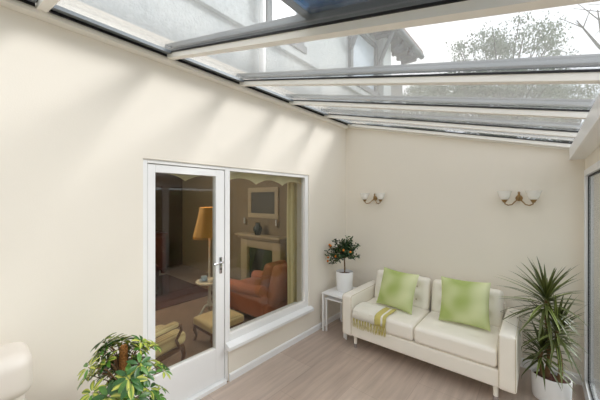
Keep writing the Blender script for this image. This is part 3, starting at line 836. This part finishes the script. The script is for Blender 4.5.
# ------------------------------------------------------------------ exterior: upper house wall
bm = NB(); box(bm, -TH, 0, -2.2, 5.0, 2.95, 4.55)
struct(obj('wall_exterior_upper', bm, 'roughcast', smooth=False), 'white roughcast upper house wall above the glass roof', 'wall')
bm = NB(); box(bm, 0, .05, -2.2, 4.64, 3.36, 3.45, .006)
struct(obj('trim_5', bm, 'roughcast', smooth=False), 'white string course on the upper house wall', 'trim')
bm = NB(); box(bm, -3, -.45, 5.0, 7.1, 0, 4.6); box(bm, -TH, 0, 4.98, 5.06, 2.9, 4.55)
struct(obj('wall_exterior_recess', bm, 'greywall', smooth=False), 'grey recessed rear wall of the house', 'wall')
def upwin(n, y0, y1, z0, z1, lab, drape=False):
    rt = sroot('window_%d' % n, lab, 'window')
    bm = NB(); s = .07
    box(bm, 0, .05, y0, y0+s, z0, z1); box(bm, 0, .05, y1-s, y1, z0, z1); box(bm, 0, .05, y0+s, y1-s, z1-s, z1); box(bm, 0, .07, y0-.03, y1+.03, z0-.05, z0+.03)
    f = obj('window_frame', bm, 'timber', rt, smooth=False)
    bm = NB(); box(bm, .005, .015, y0+s, y1-s, z0+.03, z1-s); obj('pane', bm, 'windowpale', f, smooth=False)
M['windowpale'] = mat('pale_net_curtained_glass', srgb(190, 202, 214), .12, noise_amt=.12, nscale=4)
M['windowdark'] = M['windowpale']
upwin(5, 2.02, 2.62, 3.50, 4.4, 'upper floor window above the glass roof')
upwin(6, 3.72, 4.62, 3.50, 4.38, 'grey framed upper floor window near the eaves')
bm = NB(); tube(bm, [(.07, 1.93, 2.95), (.07, 1.93, 4.45)], .035, 14)
struct(obj('trim_6', bm, 'white'), 'white downpipe on the upper house wall', 'trim')
# eaves and roof of the house
bm = NB()
prism(bm, [(0, 4.55), (.33, 4.55), (.33, 4.62), (0, 4.62)], 'y', -2.2, 5.9)
for k in range(9): box(bm, 0, .30, 3.9+k*.24, 3.96+k*.24, 4.49, 4.55)
hr = sroot('roof_house', 'tiled house roof with dark overhanging eaves', 'roof')
obj('soffit', bm, 'soffit', hr, smooth=False)
bm = NB(); prism(bm, [(.40, 4.60), (.40, 4.68), (-2.6, 6.7), (-2.6, 6.6)], 'y', -2.3, 5.95); obj('roof_slope', bm, 'roof', hr, smooth=False)
bm = NB(); prism(bm, [(.0, 4.62), (-2.6, 4.62), (-2.6, 6.6)], 'y', 5.0, 5.08); obj('gable', bm, 'greywall', hr, smooth=False)
bm = NB(); tube(bm, [(.38, -2.3, 4.57), (.38, 5.95, 4.57)], .05, 12); obj('gutter', bm, 'timber', hr)
bm = NB(); box(bm, 0, .14, 4.66, 4.98, 2.95, 4.55)
struct(obj('trim_7', bm, 'roughcast', smooth=False), 'white roughcast corner pier under the eaves', 'trim')
bm = NB(); 
tube(bm, [(.06, 3.70, 3.95), (.20, 3.70, 4.25), (.33, 3.70, 4.5)], .035, 6); tube(bm, [(.06, 4.60, 3.95), (.20, 4.60, 4.25), (.33, 4.60, 4.5)], .035, 6)
obj('eaves_bracket', bm, 'timber', hr)

# ground outside
bm = NB(); box(bm, -14, 30, -16, 40, -.22, -.12)
struct(obj('ground', bm, 'grass', smooth=False), 'lawn around the house', 'ground')
bm = NB(); box(bm, W+.12, W+2.2, -3, 5, -.12, -.03)
struct(obj('terrace', bm, 'paving', smooth=False), 'stone terrace outside the sliding doors', 'ground')

# trees
def tree(label, loc, cz, rx, rzz, nclump, seed, bare=False):
    rnd = random.Random(seed); t = thing('garden_tree', label, 'tree', loc)
    bm = NB(); fork = Vector((0, 0, cz-rzz*1.05)); bmf = NB()
    tube(bm, [(0, 0, 0), (.06, .03, fork.z*.5), fork], [.17, .14, .11], 8)
    for k in range(nclump):
        while True:
            p = Vector((rnd.uniform(-1, 1), rnd.uniform(-1, 1), rnd.uniform(-1, 1)))
            if .25 < p.length < 1: break
        p = Vector((p.x*rx, p.y*rx, cz+p.z*rzz))
        a = fork.lerp(p, .45)+Vector((rnd.gauss(0, .12), rnd.gauss(0, .12), .12))
        if k % 2 == 0 or bare: tube(bm, [fork, a, p], [.05, .03, .010], 5)
        if bare:
            for _ in range(3):
                e = p+Vector((rnd.gauss(0, .25), rnd.gauss(0, .25), rnd.gauss(.1, .2))); tube(bm, [a.lerp(p, .7), e], [.012, .005], 4)
            continue
        for _ in range(120):
            q = p+Vector((rnd.gauss(0, .19), rnd.gauss(0, .19), rnd.gauss(0, .10)))
            s_ = rnd.uniform(.03, .06)
            u = Vector((rnd.gauss(0, 1), rnd.gauss(0, 1), rnd.gauss(0, 1))).normalized(); w_ = u.orthogonal().normalized()
            bmf.faces.new([bmf.verts.new(q+u*s_), bmf.verts.new(q+w_*s_*.6), bmf.verts.new(q-u*s_), bmf.verts.new(q-w_*s_*.6)])
    obj('trunk', bm, 'bark', t)
    if bare: bmf.free()
    else: obj('foliage', bmf, 'treeleaf', t, smooth=False)
    return t
tree('large airy tree beyond the end wall, seen through the glass roof', (1.0, 13.2, -.12), 6.2, 2.25, 2.3, 200, 21)
tree('lower dense tree at the right edge, seen through the glass roof', (3.6, 17.6, -.12), 5.2, 1.9, 1.9, 130, 4)
tree('lower dense tree behind the eaves of the house', (-3.2, 18.0, -.12), 6.8, 2.1, 2.0, 150, 9)
tree('bare branched tree at the top right through the glass roof', (3.7, 9.2, -.12), 5.4, 1.1, .9, 16, 15, bare=True)

# hedge along the side garden
rnd = random.Random(3); bm = NB()
hroot = thing('hedge', 'dark green clipped hedge beyond the terrace', 'hedge', (5.6, 1.5, -.12))
puff(bm, (0, 0, 1.0), (.9, 9.0, 2.0), .2, n=10); obj('hedge_core', bm, 'treedark' if 'treedark' in M else 'grass', hroot)
bm = NB()
for _ in range(9000):
    s = rnd.choice((0, 1)); x = -.45-rnd.random()*.06 if s == 0 or rnd.random() < .4 else rnd.uniform(-.5, .5)
    z = rnd.uniform(0, 2.02) if x < -.44 else 2.0+rnd.random()*.06
    p = Vector((x, rnd.uniform(-4.5, 4.5), z)); q = rnd.uniform(.03, .06)
    u = Vector((rnd.gauss(0, 1), rnd.gauss(0, 1), rnd.gauss(0, 1))).normalized(); w = u.orthogonal().normalized()
    bm.faces.new([bm.verts.new(p+u*q), bm.verts.new(p+w*q*.6), bm.verts.new(p-u*q), bm.verts.new(p-w*q*.6)])
M['hedgeleaf'] = mat('hedge_leaf', srgb(56, 84, 40), .7, noise_amt=.3, nscale=3)
obj('foliage', bm, 'hedgeleaf', hroot, smooth=False)

# ------------------------------------------------------------------ light
def area(name, loc, rot, sx, sy, e, col=(1, 1, 1)):
    l = bpy.data.lights.new(name, 'AREA'); l.shape = 'RECTANGLE'; l.size = sx; l.size_y = sy; l.energy = e; l.color = col
    o = bpy.data.objects.new(name, l); C.objects.link(o); o.location = loc; o.rotation_euler = rot; return o
def point(name, loc, e, col, r=.04):
    l = bpy.data.lights.new(name, 'POINT'); l.energy = e; l.color = col; l.shadow_soft_size = r
    o = bpy.data.objects.new(name, l); C.objects.link(o); o.location = loc; return o
point('lamp_bulb', (-1.48, 2.29, 1.40), 3.5, (1, .84, .66))
point('room_fill_light', (-2.6, 1.3, 2.2), 56, (1, .91, .80), .12)  # added fill light brightening the sitting room; no ceiling fitting is modelled
s = bpy.data.lights.new('sun', 'SUN'); s.energy = 2.4; s.angle = R(19); s.color = (1, .985, .96)
so = bpy.data.objects.new('sun', s); C.objects.link(so)
so.rotation_euler = Vector((-1, -1.05, -1.0)).to_track_quat('-Z', 'Y').to_euler()

w = bpy.data.worlds.new('sky'); bpy.context.scene.world = w; w.use_nodes = True
nt = w.node_tree; bg = nt.nodes['Background']
tcw = nt.nodes.new('ShaderNodeTexCoord'); nz = nt.nodes.new('ShaderNodeTexNoise'); nz.inputs['Scale'].default_value = 2.2; nz.inputs['Detail'].default_value = 5
nt.links.new(tcw.outputs['Generated'], nz.inputs['Vector'])
cr = nt.nodes.new('ShaderNodeValToRGB'); cr.color_ramp.elements[0].color = (.80, .86, .94, 1); cr.color_ramp.elements[1].color = (.98, .98, .98, 1)
cr.color_ramp.elements[0].position = .35; cr.color_ramp.elements[1].position = .6
nt.links.new(nz.outputs['Fac'], cr.inputs[0]); nt.links.new(cr.outputs[0], bg.inputs['Color'])
bg.inputs['Strength'].default_value = 1.3

# ------------------------------------------------------------------ camera
cam = bpy.data.cameras.new('camera'); co = bpy.data.objects.new('camera', cam); C.objects.link(co)
cam.sensor_width = 36; cam.lens = 283/600*36; cam.clip_start = .02
co.location = (2.22, 0, 1.70); co.rotation_euler = (R(90), 0, R(40.5))
cam.shift_y = -.0015
sc_ = bpy.context.scene; sc_.camera = co
sc_.view_settings.view_transform = 'Standard'; sc_.view_settings.look = 'None'
sc_.view_settings.exposure = .36; sc_.view_settings.gamma = 1
sc_.view_settings.use_curve_mapping = False
sc_.cycles.transparent_max_bounces = 24; sc_.cycles.max_bounces = 10; sc_.cycles.diffuse_bounces = 6
